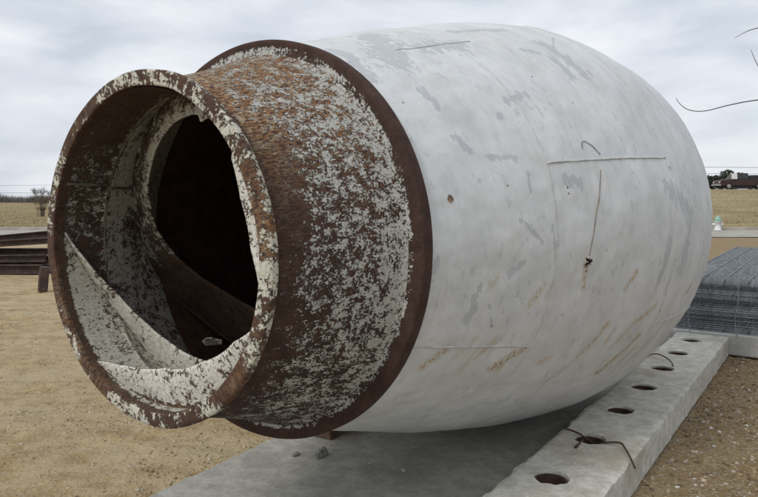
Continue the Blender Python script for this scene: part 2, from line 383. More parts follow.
OCHRE = [(.735,-33.1,.813,-26.2,1),(.948,-34.3,1.052,-24.9,.8),(1.131,-33.6,1.263,-27.9,1.3),(1.17,-34.0,1.21,-29.1,1.1),(.964,-34.3,.97,-27.6,.7),(.725,-44.3,.818,-43.6,.5),(1.183,-15.5,1.259,-9.9,.8),(1.282,-12.9,1.301,-10.3,.7),(.931,-10.9,.964,-8.2,.7),(1.731,-31.9,1.844,-21.9,.9),(2.088,-38.4,2.271,-26.8,1.2),(1.913,-27.5,1.947,-23.7,.8),(2.253,-35.7,2.345,-31.1,.9),(1.903,-13.0,1.971,-9.2,1.1),(2.143,-22.1,2.316,-18.2,.8),(2.796,-17.8,2.918,-15.3,.9),(2.928,-35.2,2.875,-31.7,.7),(1.771,-30.3,1.784,-28.4,.7),(1.458,-32.7,1.511,-30.9,.7),(1.521,-6.2,1.535,-12.0,1.0),(2.0,-30,2.12,-22,.7),(2.4,-34,2.62,-25,.7),(1.62,-40,1.72,-33,.6),(.87,-30,.93,-24,.6)]
GREY = [(1.13,63.3,1.362,60.8,14),(.878,57.9,1.059,78,20),(1.956,56.0,2.029,43.8,11),(1.253,37.2,1.398,38.3,5),(1.88,49.2,1.869,42.5,7),(1.16,33.2,1.164,33.2,3.4),(1.718,54.7,1.806,52.3,4),(2.229,60.6,1.943,52.8,2.5),(2.314,11.0,2.621,4.5,12),(1.403,14.9,1.516,13.6,5.5),(.861,28.9,.908,25.0,4),(.835,44.5,.852,38.2,5),(.983,22.8,1.143,21.4,3),(1.174,16.9,1.168,12.7,2.5),(.846,-19.2,.873,-10.7,5),(1.035,-7.0,1.104,-4.6,3.5),(.634,-4.8,.644,-2.5,3.5),(.951,-15.1,.995,-21.0,2),(1.274,4.0,1.294,-3.7,2),(2.532,-9,2.592,2.5,13),(2.231,-12.5,2.302,-2.1,8),(1.087,5.9,1.207,.3,2.5),(.66,52,.70,70,9),(1.5,70,1.9,66,5)]
SPOT = [(.732,12.7,4.2),(1.409,12.9,1.7),(1.409,11.4,1.7),(1.949,15.1,1.5),(2.399,16.0,3),(.698,40.8,1.6),(1.706,34.6,1.6),(2.045,33.3,1.4),(1.209,-59.5,1.0),(1.046,14.6,1.7),(1.991,18.8,1.2),(2.564,37.6,1.8),(1.562,44.1,1.4),(2.353,6.7,1.5),(2.413,-6.9,1.4),(2.295,-14.5,1.4),(.993,-20.7,1.4),(1.432,-18.5,1.4),(1.665,-2.8,1.2),(1.277,-38.7,1.0),(1.308,19.3,1.8),(1.36,19.2,1.2),(1.53,-7.6,1.7)]
def seg_d(S, T, a, aspect=1.0):
    s0, t0, s1, t1 = a[:4]; r = np.clip(shell_r(np.clip(S, .545, 4.2)), .2, 2)
    x = S-s0; y = np.radians(T-t0)*r; rr = float(shell_r((s0+s1)/2)); dx = s1-s0; dy = math.radians(t1-t0)*rr; L2 = dx*dx+dy*dy+1e-9
    t = np.clip((x*dx+y*dy)/L2, 0, 1); return np.hypot(x-t*dx, y-t*dy), t
def shell_mask(S, T, arc):
    g = np.zeros_like(S); o = np.zeros_like(S); r = np.zeros_like(S)
    wob = (fbm(S*9, T*.16, 4)-.5)
    for a in GREY:
        d, t = seg_d(S, T, a); w = a[4]*SPX*1.25; g = np.maximum(g, np.clip(1.0-.5*d/w, 0, 1)*np.where(d < 2*w, 1, 0))
    for a in OCHRE:
        d, t = seg_d(S, T, a); w = .025*(.6+.6*a[4])
        o = np.maximum(o, a[4]*np.clip(1-(d+wob*.03)/w, 0, 1)**.8)
    for a in SPOT:
        d, _ = seg_d(S, T, (a[0], a[1], a[0], a[1])); w = a[2]*SPX*1.15; r = np.maximum(r, np.exp(-(d/w)**2)*.95)
    return np.clip(g*.75, 0, 1), np.clip(o, 0, 1.2), r
HOLE = (1.529, -5.4)
def shell_hole(S, T):
    x = S-HOLE[0]; y = np.radians(T-HOLE[1])*1.056; ang = np.arctan2(y, x)
    return np.hypot(x, y) < .021+.006*np.sin(3*ang+1)+.004*np.sin(7*ang)
def shell_disp(S, T):
    d = (fbm(S*2.1+3, T*.045, 4)-.5)*.026+(fbm(S*6, T*.11+7, 3)-.5)*.008-.010*np.exp(-((S-1.1)**2/.02+(T-28)**2/90))-.012*np.exp(-((S-1.9)**2/.03+(T+8)**2/80))-.010*np.exp(-((S-1.62)**2/.015+(T-50)**2/60))
    d = d-.004*sst(1.300, 1.306, S)+.003*sst(2.395, 2.40, S)-.003*sst(3.69, 3.70, S)
    return d*np.clip((4.2-S)/.3, 0, 1)*np.clip((S-.56)/.1, 0, 1)
ss = np.unique(np.concatenate([np.linspace(.545, 3.7, 330), np.linspace(1.295, 1.31, 7), np.linspace(1.50, 1.56, 22), np.linspace(3.7, 4.23, 40)]))
po = np.stack([ss, shell_r(ss)], 1)
shell = revolve('shell', po, 1150, M_shell, drum, shell_disp, shell_mask, holes=shell_hole)
si = np.linspace(.545, 4.2, 70)
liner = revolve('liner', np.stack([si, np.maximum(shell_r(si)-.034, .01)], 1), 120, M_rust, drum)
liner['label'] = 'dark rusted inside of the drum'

# torn metal round the hole
bm = bmesh.new()
for k_ in range(7):
    a = 2*math.pi*k_/7+.3; w = .35
    def hp(rad, ang, h): return dpt(HOLE[0]+rad*math.cos(ang), HOLE[1]+math.degrees(rad*math.sin(ang)/1.056), 1.050+h)
    q = [hp(.029, a-w, .002), hp(.029, a+w, .002), hp(.015+.006*random.random(), a, .012+.008*random.random())]
    q2 = [p-Vector((.002, 0, 0)) for p in q]
    vs_ = [bm.verts.new(p) for p in q+q2]
    for f in ((0, 1, 2), (3, 5, 4), (0, 3, 4, 1), (1, 4, 5, 2), (2, 5, 3, 0)): bm.faces.new([vs_[i] for i in f])
link('torn_edge', bm_mesh('torn_edge', bm), simple('torn paint edge', (.50, .48, .44), (.16, .10, .07), 60, .7), shell)
# weld beads
def bead(name, path, rad, mat, off=.0):
    bm = bmesh.new()
    pts = []
    for (s0, t0), (s1, t1) in zip(path, path[1:]):
        nn = max(2, int(math.hypot(s1-s0, math.radians(t1-t0)*1.1)/.02))
        for k in range(nn):
            f = k/nn; s_ = s0+(s1-s0)*f; t_ = t0+(t1-t0)*f
            pts.append((s_, t_))
    pts.append(path[-1]); S = np.array([p[0] for p in pts]); T = np.array([p[1] for p in pts]); rr = shell_r(S)+shell_disp(S, T)
    tube(bm, [dpt(s_, t_+random.uniform(-.05, .05), r_+off) for s_, t_, r_ in zip(S, T, rr)], [rad*random.uniform(.75, 1.2) for _ in pts], 6)
    return link(name, bm_mesh(name, bm), mat, shell, True)
bead('weld_bead', [(1.305, 19.3), (2.386, 18.6)], .0055, M_weld)
bead('weld_bead', [(.60, -26.3), (1.301, -27.2)], .0045, M_weld)
bead('weld_bead', [(.97, 63.4), (1.466, 62.0)], .004, M_weld)
bead('weld_bead', [(2.42, -23.6), (3.3, -24.7)], .004, M_weld)
bead('weld_bead', [(1.303, t) for t in range(-95, 130, 3)], .0042, M_weld, -.001)
bead('weld_bead', [(2.396, t) for t in range(-80, 100, 3)], .0040, M_weld, -.001)
bead('hanging_wire', [(1.678, 16.4), (1.646, 12.8), (1.584, 5.8), (1.541, -.6), (1.531, -3.7)], .0016, M_strand, .003)
bead('hanging_wire', [(1.585, 22.0), (1.599, 23.5), (1.629, 24.0), (1.677, 22.6), (1.715, 20.1)], .0016, M_strand, .003)

# rusty throat: flares from the mouth flange to the track ring
THR = [(.012, .588), (.05, .594), (.12, .611), (.22, .640), (.33, .674), (.43, .708), (.49, .728), (.525, .742), (.545, .757)]
st = np.linspace(.012, .545, 130); ro = catmull(THR, st)
def throat_mask(S, T, arc):
    n1_ = fbm(S*5+2, T*.05, 4); top = np.exp(-((T-80)/40)**2)
    p = .295+.21*sst(.0, .24, S+.25*(n1_-.5))*(.55+.8*fbm(S*3+8, T*.035, 3))+.06*sst(.44, .53, S)
    p = p-.03*np.exp(-((T-85)/30)**2)+.03*np.exp(-((T-45)/18)**2)+.06*np.exp(-((T+15)/25)**2)*sst(.2, .4, S)
    p = p-.14*np.exp(-((T-32)/26)**2)*(1-sst(.10, .26, S))-.05*(1-sst(-80, -20, T))
    o = 1.5*top*sst(.02, .1, S)*(.6+.9*n1_)+.30*np.exp(-((T-35)/25)**2)*sst(.3, .4, S)*n1_+.05
    return np.clip(p, 0, 1), np.clip(o, 0, 1), 0*S
revolve('throat', np.stack([st, ro], 1), 480, M_throat, drum, lambda S, T: (fbm(S*4, T*.03+3, 3)-.5)*.008, throat_mask)
# inner face of the throat, a hand's breadth of steel in
sti = np.linspace(.012, .62, 110); ri = np.interp(sti, [.012, .22, .235, .545, .62], [.566, .585, .578, .725, .76])
def inner_mask(S, T, arc):
    n1_ = fbm(S*4+1, T*.04+4, 4); Tm = np.mod(T, 360)
    sb = np.interp(Tm, [174, 187, 204, 224, 238, 257, 285], [.035, .11, .20, .28, .32, .35, .42])
    front = np.where((Tm > 170)&(Tm < 300), 1-sst(sb-.02, sb+.02, S), 0)*sst(.035, .055, S+.02*(n1_-.5))
    p = .37+.34*sst(.20, .26, S)*n1_*1.25+.20*np.exp(-((Tm-165)/30)**2)*n1_
    p = p*(1-front)+front*(.66+.30*(n1_-.5)); p = p-.3*(1-sst(.02, .045, S))
    dirt = .85*(1-sst(.14, .24, S))*np.exp(-((Tm-120)/50)**2)*(1-front)
    return np.clip(p, 0, 1), .10+0*S, np.clip(dirt, 0, 1)
revolve('throat_lining', np.stack([sti, ri], 1), 240, M_inner, drum, lambda S, T: (fbm(S*5, T*.04+3, 3)-.5)*.010, inner_mask)
# welds inside the mouth
for path in ([(.03, 155), (.225, 156)], [(.235, 157), (.40, 160)], [(.228, t) for t in range(80, 262, 4)], [(.03, 72), (.22, 72)]):
    bm = bmesh.new(); pts = []
    for s_, t_ in path: pts.append(dpt(s_, t_, float(np.interp(s_, sti, ri))-.002))
    pts = smooth_path(pts, 4) if len(path) > 2 else [pts[0].lerp(pts[1], k/10) for k in range(11)]
    tube(bm, pts, [.006*random.uniform(.8, 1.2) for _ in pts], 6)
    link('weld_bead', bm_mesh('weld_bead', bm), simple('rusty inner weld', (.07, .05, .04), (.19, .165, .13), 20, .85), drum, True)

# mouth flange: flat plate ring with a rolled outer lip
RF = .621
fp = []
for s_, r_ in [(.014, .566), (.000, .568), (-.003, .575), (-.003, .590), (-.003, .606), (-.001, .615), (.004, RF), (.018, RF+.001), (.030, RF-.001), (.034, .614), (.032, .600), (.030, .584)]: fp.append((s_, r_))
fpa = np.array(fp); tt = np.linspace(0, len(fp)-1, 90); fpp = np.stack([np.interp(tt, range(len(fp)), fpa[:, 0]), np.interp(tt, range(len(fp)), fpa[:, 1])], 1)
def flange_mask(S, T, arc):
    Tm = np.mod(T, 360); n1_ = fbm(T*.09+0*S, arc[:, None]*9+0*T, 4); i = np.linspace(0, 1, S.shape[0])[:, None]+0*S
    p = .50+.40*(n1_-.5)
    p = p-.40*np.exp(-((Tm-188)/9)**2)-.26*np.exp(-((Tm-206)/9)**2)-.20*np.exp(-((Tm-232)/10)**2)-.2*np.exp(-((Tm-318)/8)**2)-.16*np.exp(-((Tm-130)/16)**2)*n1_*2
    p = p-.42*sst(.86, 1.0, i)-.22*(1-sst(.0, .14, i))
    p = p-.16*sst(.70, .82, i)
    o = .55*np.exp(-((Tm-8)/22)**2)+.6*np.exp(-((Tm-325)/14)**2)*n1_+.18*n1_+.25*np.exp(-((Tm-225)/25)**2)
    return np.clip(p, 0, 1), np.clip(o, 0, 1), 0*S
revolve('mouth_flange', fpp, 420, M_flange, drum, lambda S, T: (fbm(T*.04, S*2, 3)-.5)*.010, flange_mask)

# track ring the drum used to roll on
rp = np.array([(.540, .738), (.541, .752), (.543, .768), (.544, .785), (.544, .802), (.547, .811), (.555, .8155), (.575, .816), (.600, .816), (.606, .812), (.608, .80), (.608, .78)])
tt = np.linspace(0, len(rp)-1, 70); rpp = np.stack([np.interp(tt, range(len(rp)), rp[:, 0]), np.interp(tt, range(len(rp)), rp[:, 1])], 1)
def ring_mask(S, T, arc):
    rr = np.interp(np.linspace(0, 1, len(tt)), np.linspace(0, 1, len(tt)), rpp[:, 1])[:, None]+0*S; n1_ = fbm(T*.12, rr*30, 4)
    first = (np.arange(len(tt)) < 30)[:, None]
    edge = .775+.018*np.exp(-((T-85)/45)**2)
    p = np.where(first, .50*(1-sst(edge-.012, edge+.012, rr+.02*(n1_-.5))), 0)+.04
    p = p*(.55+.9*n1_)
    return np.clip(p, 0, 1), .03+0*S, 0*S
revolve('track_ring', rpp, 480, M_ring, drum, None, ring_mask)

# spiral mixing blades inside the mouth
def blade(label, th0_, th1_, sfun, rfun, paint, thick=.010, n=90, nr=14, orange=.15, lip=False, mat=None):
    th = np.linspace(th0_, th1_, n); u = np.linspace(0, 1, n); s_ = np.array([sfun(q) for q in u]); re = np.array([rfun(q) for q in u])
    rw = np.interp(s_, sti, ri)+.004; q = np.linspace(0, 1, nr)
    cup = np.sin(q*math.pi*.5)
    Rr = rw[:, None]+(re-rw)[:, None]*q[None]; T = np.repeat(th[:, None], nr, 1); S = s_[:, None]-.03*cup[None]*np.clip((rw-re)/.12, 0, 1)[:, None]+(fbm(T*.06, Rr*7, 3)-.5)*.012
    V = []; 
    for dz in (0, thick):
        V.append(np.stack([Rr*np.cos(np.radians(T)), S+dz, ZC+Rr*np.sin(np.radians(T))], -1).reshape(-1, 3))
    V = np.concatenate(V); i = np.arange(n*nr).reshape(n, nr); o = n*nr
    F = [np.stack([i[:-1, :-1], i[1:, :-1], i[1:, 1:], i[:-1, 1:]], -1).reshape(-1, 4), np.stack([i[:-1, :-1], i[:-1, 1:], i[1:, 1:], i[1:, :-1]], -1).reshape(-1, 4)+o]
    for e in (i[:, -1], i[:, 0]): F.append(np.stack([e[:-1], e[1:], e[1:]+o, e[:-1]+o], -1))
    for e in (i[0], i[-1]): F.append(np.stack([e[:-1], e[1:], e[1:]+o, e[:-1]+o], -1))
    F = np.concatenate(F); me = mesh_np('mixing_blade', V, F)
    ix = np.zeros(len(me.loops), np.int32); me.loops.foreach_get('vertex_index', ix)
    uvv = np.stack([np.tile(Rr.ravel(), 2), np.tile(np.radians(T).ravel()*.5, 2)], -1)
    me.uv_layers.new(name='drum').data.foreach_set('uv', uvv[ix].astype(np.float32).ravel())
    ca = me.color_attributes.new('mask', 'FLOAT_COLOR', 'POINT')
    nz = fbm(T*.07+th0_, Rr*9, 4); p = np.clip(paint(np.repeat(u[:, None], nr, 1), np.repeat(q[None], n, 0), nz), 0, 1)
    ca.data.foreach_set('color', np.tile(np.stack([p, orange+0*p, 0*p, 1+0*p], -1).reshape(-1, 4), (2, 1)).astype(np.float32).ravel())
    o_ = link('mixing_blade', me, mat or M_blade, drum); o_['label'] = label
    if lip:
        bm = bmesh.new(); tube(bm, [dpt(a-.03*min(1, max(0, (w-r)/.12)), t, r) for a, t, r, w in zip(s_, th, re, rw)], .011, 8)
        link('blade_edge', bm_mesh('blade_edge', bm), M_rust, o_, True)
    return o_
ip = lambda xs_, ys_: (lambda q: float(np.interp(q, xs_, ys_)))
# crescent at the bottom of the mouth
blade('bright cream crescent blade at the foot of the mouth', 231, 347, ip([0, .3, .7, 1], [.035, .095, .10, .075]), ip([0, .05, .15, .35, .6, .8, .93, 1], [.572, .525, .470, .425, .432, .475, .545, .575]), lambda u, q, n: .66+.30*(n-.5)-.32*(1-sst(.0, .20, q))-.08*sst(.55, .85, u), orange=.25)
# blade rising along the left wall
blade('cream blade with rust specks sweeping down the inner wall', 174, 285, ip([0, .12, .27, .45, .58, .75, 1], [.035, .11, .20, .28, .32, .35, .42]), ip([0, .12, .3, .5, .75, 1], [.575, .52, .482, .475, .47, .47]), lambda u, q, n: .66+.30*(n-.5)-.14*sst(.62, .85, u), orange=.08, mat=M_inner)
# deep blade framing the dark opening
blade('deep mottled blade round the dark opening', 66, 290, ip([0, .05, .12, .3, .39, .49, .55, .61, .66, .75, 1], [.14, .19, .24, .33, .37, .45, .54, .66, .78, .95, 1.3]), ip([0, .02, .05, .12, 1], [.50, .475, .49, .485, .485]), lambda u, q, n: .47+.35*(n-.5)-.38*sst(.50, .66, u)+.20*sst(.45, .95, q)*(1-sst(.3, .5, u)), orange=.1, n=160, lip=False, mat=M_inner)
# short blade on the near wall
blade('short white blade just inside the near rim', -17, 52, ip([0, .3, 1], [.07, .11, .12]), ip([0, .12, .3, .6, .85, 1], [.57, .50, .452, .445, .475, .56]), lambda u, q, n: .62+.2*(n-.5), orange=.1)
# torn scrap of liner hanging inside
bm = bmesh.new(); pts_ = [(-.04, -.02), (-.015, -.035), (.02, -.012), (.045, .004), (.035, .022), (.005, .018), (-.012, .03), (-.035, .012)]
a_ = [bm.verts.new((x, .012*math.sin(x*60), z)) for x, z in pts_]; f_ = bm.faces.new(a_); e_ = bmesh.ops.extrude_face_region(bm, geom=[f_])
for g in e_['geom']:
    if isinstance(g, bmesh.types.BMVert): g.co.y += .004
o = link('scrap_flap', bm_mesh('scrap_flap', bm), M_weldrust, drum); o.location = dpt(.62, 232, .60); o.rotation_euler = (.7, .5, .9)

# ------------------------------------------------------------------ cored concrete plank
def plank():
    W0, W1, T = -.185, .265, .18; U0, U1 = -1.55, 4.02
    bm = bmesh.new(); nu, nw, nz = 220, 18, 6
    us = np.linspace(U0, U1, nu); ws = np.linspace(W0, W1, nw); zs = np.linspace(0, T, nz)
    bmesh.ops.create_grid(bm, x_segments=1, y_segments=1, size=1); bm.clear()
    idx = {}
    def vert(i, j, k):
        if (i, j, k) not in idx:
            u, w, z = us[i], ws[j], zs[k]
            eL, eR, eT = j == 0, j == nw-1, k == nz-1
            nn = lambda a, b, c: mnoise.fractal(Vector((a, b, c)), .9, 2, 4)
            if eL: w += .014*nn(u*5, z*9, 1)+(.022*max(0, nn(u*3.1, 2, 5)) if eT else 0)
            if eR: w += .006*nn(u*5, z*9, 7)-(.010*max(0, nn(u*6, 2, 9)) if eT else 0)
            if i in (0, nu-1): u += .008*nn(w*6, z*9, 3)
            if eT: z += .004*nn(u*7, w*7, 2)-(.010 if (eL or eR) else 0)*(.5+abs(nn(u*6, 3, 1)))-(.006 if i in (0, nu-1) else 0)
            idx[(i, j, k)] = bm.verts.new((w, u, z))
        return idx[(i, j, k)]
    for i in range(nu-1):
        for j in range(nw-1):
            bm.faces.new([vert(i, j, nz-1), vert(i, j+1, nz-1), vert(i+1, j+1, nz-1), vert(i+1, j, nz-1)])
            bm.faces.new([vert(i, j, 0), vert(i+1, j, 0), vert(i+1, j+1, 0), vert(i, j+1, 0)])
        for k in range(nz-1):
            bm.faces.new([vert(i, 0, k), vert(i, 0, k+1), vert(i+1, 0, k+1), vert(i+1, 0, k)])
            bm.faces.new([vert(i, nw-1, k), vert(i+1, nw-1, k), vert(i+1, nw-1, k+1), vert(i, nw-1, k+1)])
    for j in range(nw-1):
        for k in range(nz-1):
            bm.faces.new([vert(0, j, k), vert(0, j+1, k), vert(0, j+1, k+1), vert(0, j, k+1)])
            bm.faces.new([vert(nu-1, j, k), vert(nu-1, j, k+1), vert(nu-1, j+1, k+1), vert(nu-1, j+1, k)])
    me = bm_mesh('concrete_plank', bm)
    root = link('concrete_plank', me, M_plank); root.location = H0; root.rotation_euler = (0, 0, -PY)
    tag(root, 'long pale concrete plank with a row of round holes beside the drum', 'plank')
    bmc = bmesh.new()
    hs = [-.61*2, -.61]+[.6086*k for k in range(7)]
    for h in hs:
        M = Matrix.Translation((0, h, .115))
        r_ = bmesh.ops.create_cone(bmc, cap_ends=True, segments=40, radius1=.074, radius2=.082, depth=.20, matrix=M)
        for v in r_['verts']:
            q = Vector((v.co.x, v.co.y-h, 0)); v.co += q.normalized()*(.012*mnoise.noise(Vector((q.x*28, q.y*28, h*3)))+(.004 if v.co.z > .15 else 0))
    cut = bpy.data.objects.new('cutter', bm_mesh('cutter', bmc)); C.objects.link(cut); cut.location = H0; cut.rotation_euler = (0, 0, -PY)
    md = root.modifiers.new('b', 'BOOLEAN'); md.operation = 'DIFFERENCE'; md.solver = 'EXACT'; md.object = cut
    dg = bpy.context.evaluated_depsgraph_get(); new = bpy.data.meshes.new_from_object(root.evaluated_get(dg))
    root.modifiers.clear(); root.data = new; bpy.data.objects.remove(cut)
    if not new.materials: new.materials.append(M_plank)
    # rusty sleeves lining the holes
    bms = bmesh.new(); n = 36
    for rr, z0_, z1_ in ((.0735, .02, .168),):
        a = [[bms.verts.new((r_*math.cos(2*math.pi*k/n), r_*math.sin(2*math.pi*k/n), z)) for k in range(n)] for r_, z in ((rr, z1_), (rr-.004, z1_), (rr-.010, .03))]
        for p, q in zip(a, a[1:]):
            for k in range(n): bms.faces.new((p[k], p[(k+1) % n], q[(k+1) % n], q[k]))
        bms.faces.new(a[-1])
    sm = bm_mesh('hole_sleeve', bms); sm.materials.append(simple('hole rust', (.035, .02, .014), (.085, .045, .028), 18, .95))
    for h in hs:
        o = bpy.data.objects.new('hole_sleeve', sm); C.objects.link(o); o.parent = root; o.location = (0, h, 0)
    return root
plank()
# iron wires poking out of two holes
def wire(label, pts, rad=.006):
    base = Vector(pts[0]); bm = bmesh.new(); tube(bm, smooth_path([Vector(p)-base for p in pts], 4), rad, 6)
    o = link('rusty_wire', bm_mesh('rusty_wire', bm), M_wire, None, True); o.location = base
    return tag(o, label, 'wire')
def gp(x, y, z):      # where the wire in the photograph lies, at height z above the ground
    X = (x-PW/2)/FPX; U = -(y-PH/2)/FPX; c_, s_ = math.cos(PITCH), math.sin(PITCH); d = Vector((X, c_+U*s_, -s_+U*c_)); return tuple(Vector((0, 0, CAMH))+d*((z-CAMH)/d.z))
wire('bent rusty wire lying across a plank hole and over its outer edge', [gp(566, 429, .192), gp(572, 430.5, .195), gp(580, 434, .19), gp(587, 439, .165), gp(594, 443, .15), gp(601, 443, .175), gp(606, 442.5, .192), gp(614, 442, .195), gp(621, 443, .195), gp(625, 448, .192), gp(630, 457, .19), gp(635, 468, .165)], .0055)
wire('short rusty wire stub at the mouth of the same hole as the bent wire', [gp(583, 440, .15), gp(579, 444, .185), gp(575.5, 447, .188)], .0075)
wire('arched rusty wire springing out of a plank hole beneath the drum', [gp(673, 366, .186), gp(672, 363, .195), gp(667.5, 358.5, .21), gp(660, 354.5, .215), gp(653, 354, .205), gp(647, 357, .19)], .005)

# timber chock on the far side of the drum
bm = bmesh.new(); box(bm, -.065, .065, 0, .75, 0, .115, .006)
bmesh.ops.subdivide_edges(bm, edges=bm.edges[:], cuts=2, use_grid_fill=True)
for v in bm.verts: v.co += Vector((random.uniform(-1, 1), random.uniform(-1, 1), random.uniform(-.3, .3)))*.002
o = link('timber_chock', bm_mesh('timber_chock', bm), M_wood); o.location = (-.345, 4.055, .034); o.rotation_euler = (0, 0, -R(31))
tag(o, 'brown squared timber wedged under the far side of the drum', 'timber')

# stones lying on the pad
def rock(loc, size, label, seed, mat):
    bm = bmesh.new(); bmesh.ops.create_icosphere(bm, subdivisions=3, radius=1)
    for v in bm.verts:
        d = 1+.42*mnoise.noise(v.co*1.1+Vector((seed, 0, 0)))+.15*mnoise.noise(v.co*2.7+Vector((0, seed, 0)))
        v.co = Vector((v.co.x*d*size[0], v.co.y*d*size[1], max(v.co.z*d, -.55)*size[2]))
    mn = min(v.co.z for v in bm.verts)
    for v in bm.verts: v.co.z -= mn
    o = link('stone', bm_mesh('stone', bm), mat); o.location = loc; o.rotation_euler = (0, 0, seed)
    return tag(o, label, 'stone')
M_stone = simple('grey rubble stone', (.17, .165, .15), (.30, .29, .27), 25, .9, .5)
M_stone2 = simple('pale rubble stone', (.36, .34, .30), (.45, .43, .39), 25, .9, .5)
rock((-.335, 3.77, .031), (.034, .028, .026), 'dark angular stone on the grey pad in front of the timber chock', 1.3, M_stone)
rock((-.47, 3.79, .031), (.026, .02, .012), 'small flat grey stone on the pad next to the dark angular stone', 4.1, M_stone)
rock((-.31, 3.80, .031), (.02, .016, .03), 'upright grey chip leaning on the dark angular stone', 6.1, M_stone)
rock((-.05, 3.66, .031), (.012, .012, .009), 'tiny white pebble on the pad in the shade of the drum, out in the open', 2.2, M_stone2)
rock((.13, 3.56, .031), (.013, .010, .009), 'tiny white pebble on the pad close to the holed plank', 8.2, M_stone2)

# ------------------------------------------------------------------ loose gravel (uncountable)
bm = bmesh.new(); bmesh.ops.create_icosphere(bm, subdivisions=1, radius=1); bm.verts.ensure_lookup_table()
iv = np.array([v.co[:] for v in bm.verts]); ifc = np.array([[v.index for v in f.verts] for f in bm.faces]); bm.free()
def scatter(name, label, P, size, cols):
    n = len(P); sc = size[:, None]*rng.uniform(.55, 1.15, (n, 3))*np.array([1, 1, .65]); a = rng.uniform(0, 6.28, n)
    jit = 1+rng.uniform(-.28, .28, (n, len(iv), 1)); v = iv[None]*jit*sc[:, None]
    ca, sa = np.cos(a)[:, None], np.sin(a)[:, None]; x = v[..., 0]*ca-v[..., 1]*sa; y = v[..., 0]*sa+v[..., 1]*ca
    v = np.stack([x, y, v[..., 2]], -1)+P[:, None]; F = (ifc[None]+np.arange(n)[:, None, None]*len(iv)).reshape(-1, 3)
    me = mesh_np(name, v.reshape(-1, 3), F); at = me.color_attributes.new('tone', 'FLOAT_COLOR', 'POINT')
    cc = np.concatenate([np.repeat(cols, len(iv), 0), np.ones((n*len(iv), 1))], 1); at.data.foreach_set('color', cc.astype(np.float32).ravel())
    m = Mat(name+' stone', .92, 0, .2); b = m.bump(m.noise(m.tc('Object'), 160, 3), .4, .004)
    return tag(link(name, me, m.out(m.attr('tone', 'Color'), b)), label, 'gravel', kind='stuff')
def plank_uw(P): q = P[:, :2]-np.array(H0)[:2]; return q@np.array(PU)[:2], q@np.array(PR)[:2]
# right of the plank: stony
n = 34000; P = np.stack([rng.uniform(.6, 6.2, n), rng.uniform(2.3, 8.5, n), np.zeros(n)], 1)
u, w = plank_uw(P); keep = (w > .262)&(w < 3.4)&(rng.random(n) < (.25+.9*fbm(P[:, 0]*1.6, P[:, 1]*1.6, 3))); P = P[keep]
P[:, 2] = yard_z(P[:, 0], P[:, 1])+.001; n = len(P); size = .006+.013*rng.random(n)**2.2; size[rng.random(n) < .03] *= 1.6
pal = np.array([(.22, .15, .09), (.33, .25, .16), (.15, .105, .065), (.42, .37, .30), (.27, .22, .16), (.52, .49, .44), (.22, .19, .16)]); wts = [.19, .20, .18, .12, .17, .05, .09]
scatter('loose_gravel', 'brown stony gravel along the outer side of the holed plank', P, size, pal[rng.choice(7, n, p=wts)]*rng.uniform(.8, 1.15, (n, 1)))
# left of the pad: sandy with fewer stones
n = 30000; P = np.stack([rng.uniform(-4.8, .4, n), rng.uniform(2.3, 9.5, n), np.zeros(n)], 1)
u, w = plank_uw(P); keep = (w < PADL-.03)&(rng.random(n) < .15+.9*sst(.42, .62, fbm(P[:, 0]*1.1+5, P[:, 1]*1.1, 3))); P = P[keep]
P[:, 2] = yard_z(P[:, 0], P[:, 1]); n = len(P); size = .004+.010*rng.random(n)**2.6
pal = np.array([(.36, .27, .17), (.46, .37, .26), (.25, .175, .10), (.55, .50, .42), (.30, .23, .16)])
scatter('loose_grit', 'tan sandy grit spread on the ground before the drum mouth', P, size, pal[rng.choice(5, n, p=[.3, .25, .2, .08, .17])]*rng.uniform(.8, 1.1, (n, 1)))

# ------------------------------------------------------------------ concrete beams and stacked wire mesh
def beam(name, label, u0, w0, L, dep, h):
    bm = bmesh.new(); box(bm, 0, L, 0, dep, 0, h, .012)
    bmesh.ops.subdivide_edges(bm, edges=[e for e in bm.edges if e.calc_length() > .1], cuts=12, use_grid_fill=True)
    for v in bm.verts: v.co += Vector((0, 1, .6))*.004*mnoise.fractal(v.co*6, .9, 2, 3)
    o = link(name, bm_mesh(name, bm), M_beam); o.location = pl(u0, w0); o.rotation_euler = (0, 0, -PY)
    return tag(o, label, 'beam')
beam('concrete_beam', 'pale concrete beam lying crosswise under the stacked wire mesh', 4.035, -.35, 3.6, .34, .20)
beam('concrete_beam', 'concrete beam holding up the far end of the near mesh stack', 8.5, -.35, 3.6, .3, .20)
beam('concrete_beam', 'concrete beam under the near edge of the farther mesh stack', 10.1, .2, 3.6, .3, .20)
beam('concrete_beam', 'concrete beam under the far edge of the farther mesh stack', 14.0, .2, 3.6, .3, .20)
def sheet_mesh(L, W, du, dw, rad):
    bm = bmesh.new()
    def bar(p, q):
        p = Vector(p); q = Vector(q); d = (q-p).normalized(); a = d.cross(Vector((0, 0, 1))).normalized()*rad; b = Vector((0, 0, rad))
        r0 = [bm.verts.new(p+x) for x in (a+b, a-b, -a-b, -a+b)]; r1 = [bm.verts.new(q+x) for x in (a+b, a-b, -a-b, -a+b)]
        for k in range(4): bm.faces.new((r0[k], r0[(k+1) % 4], r1[(k+1) % 4], r1[k]))
        bm.faces.new(r0); bm.faces.new(r1[::-1])
    x = 0
    while x <= W+1e-6: bar((x, -.03, 3*rad), (x, L+.03, 3*rad)); x += dw
    y = 0
    while y <= L+1e-6: bar((-.03, y, rad), (W+.03, y, rad)); y += du
    return bm_mesh('wire_sheet', bm)
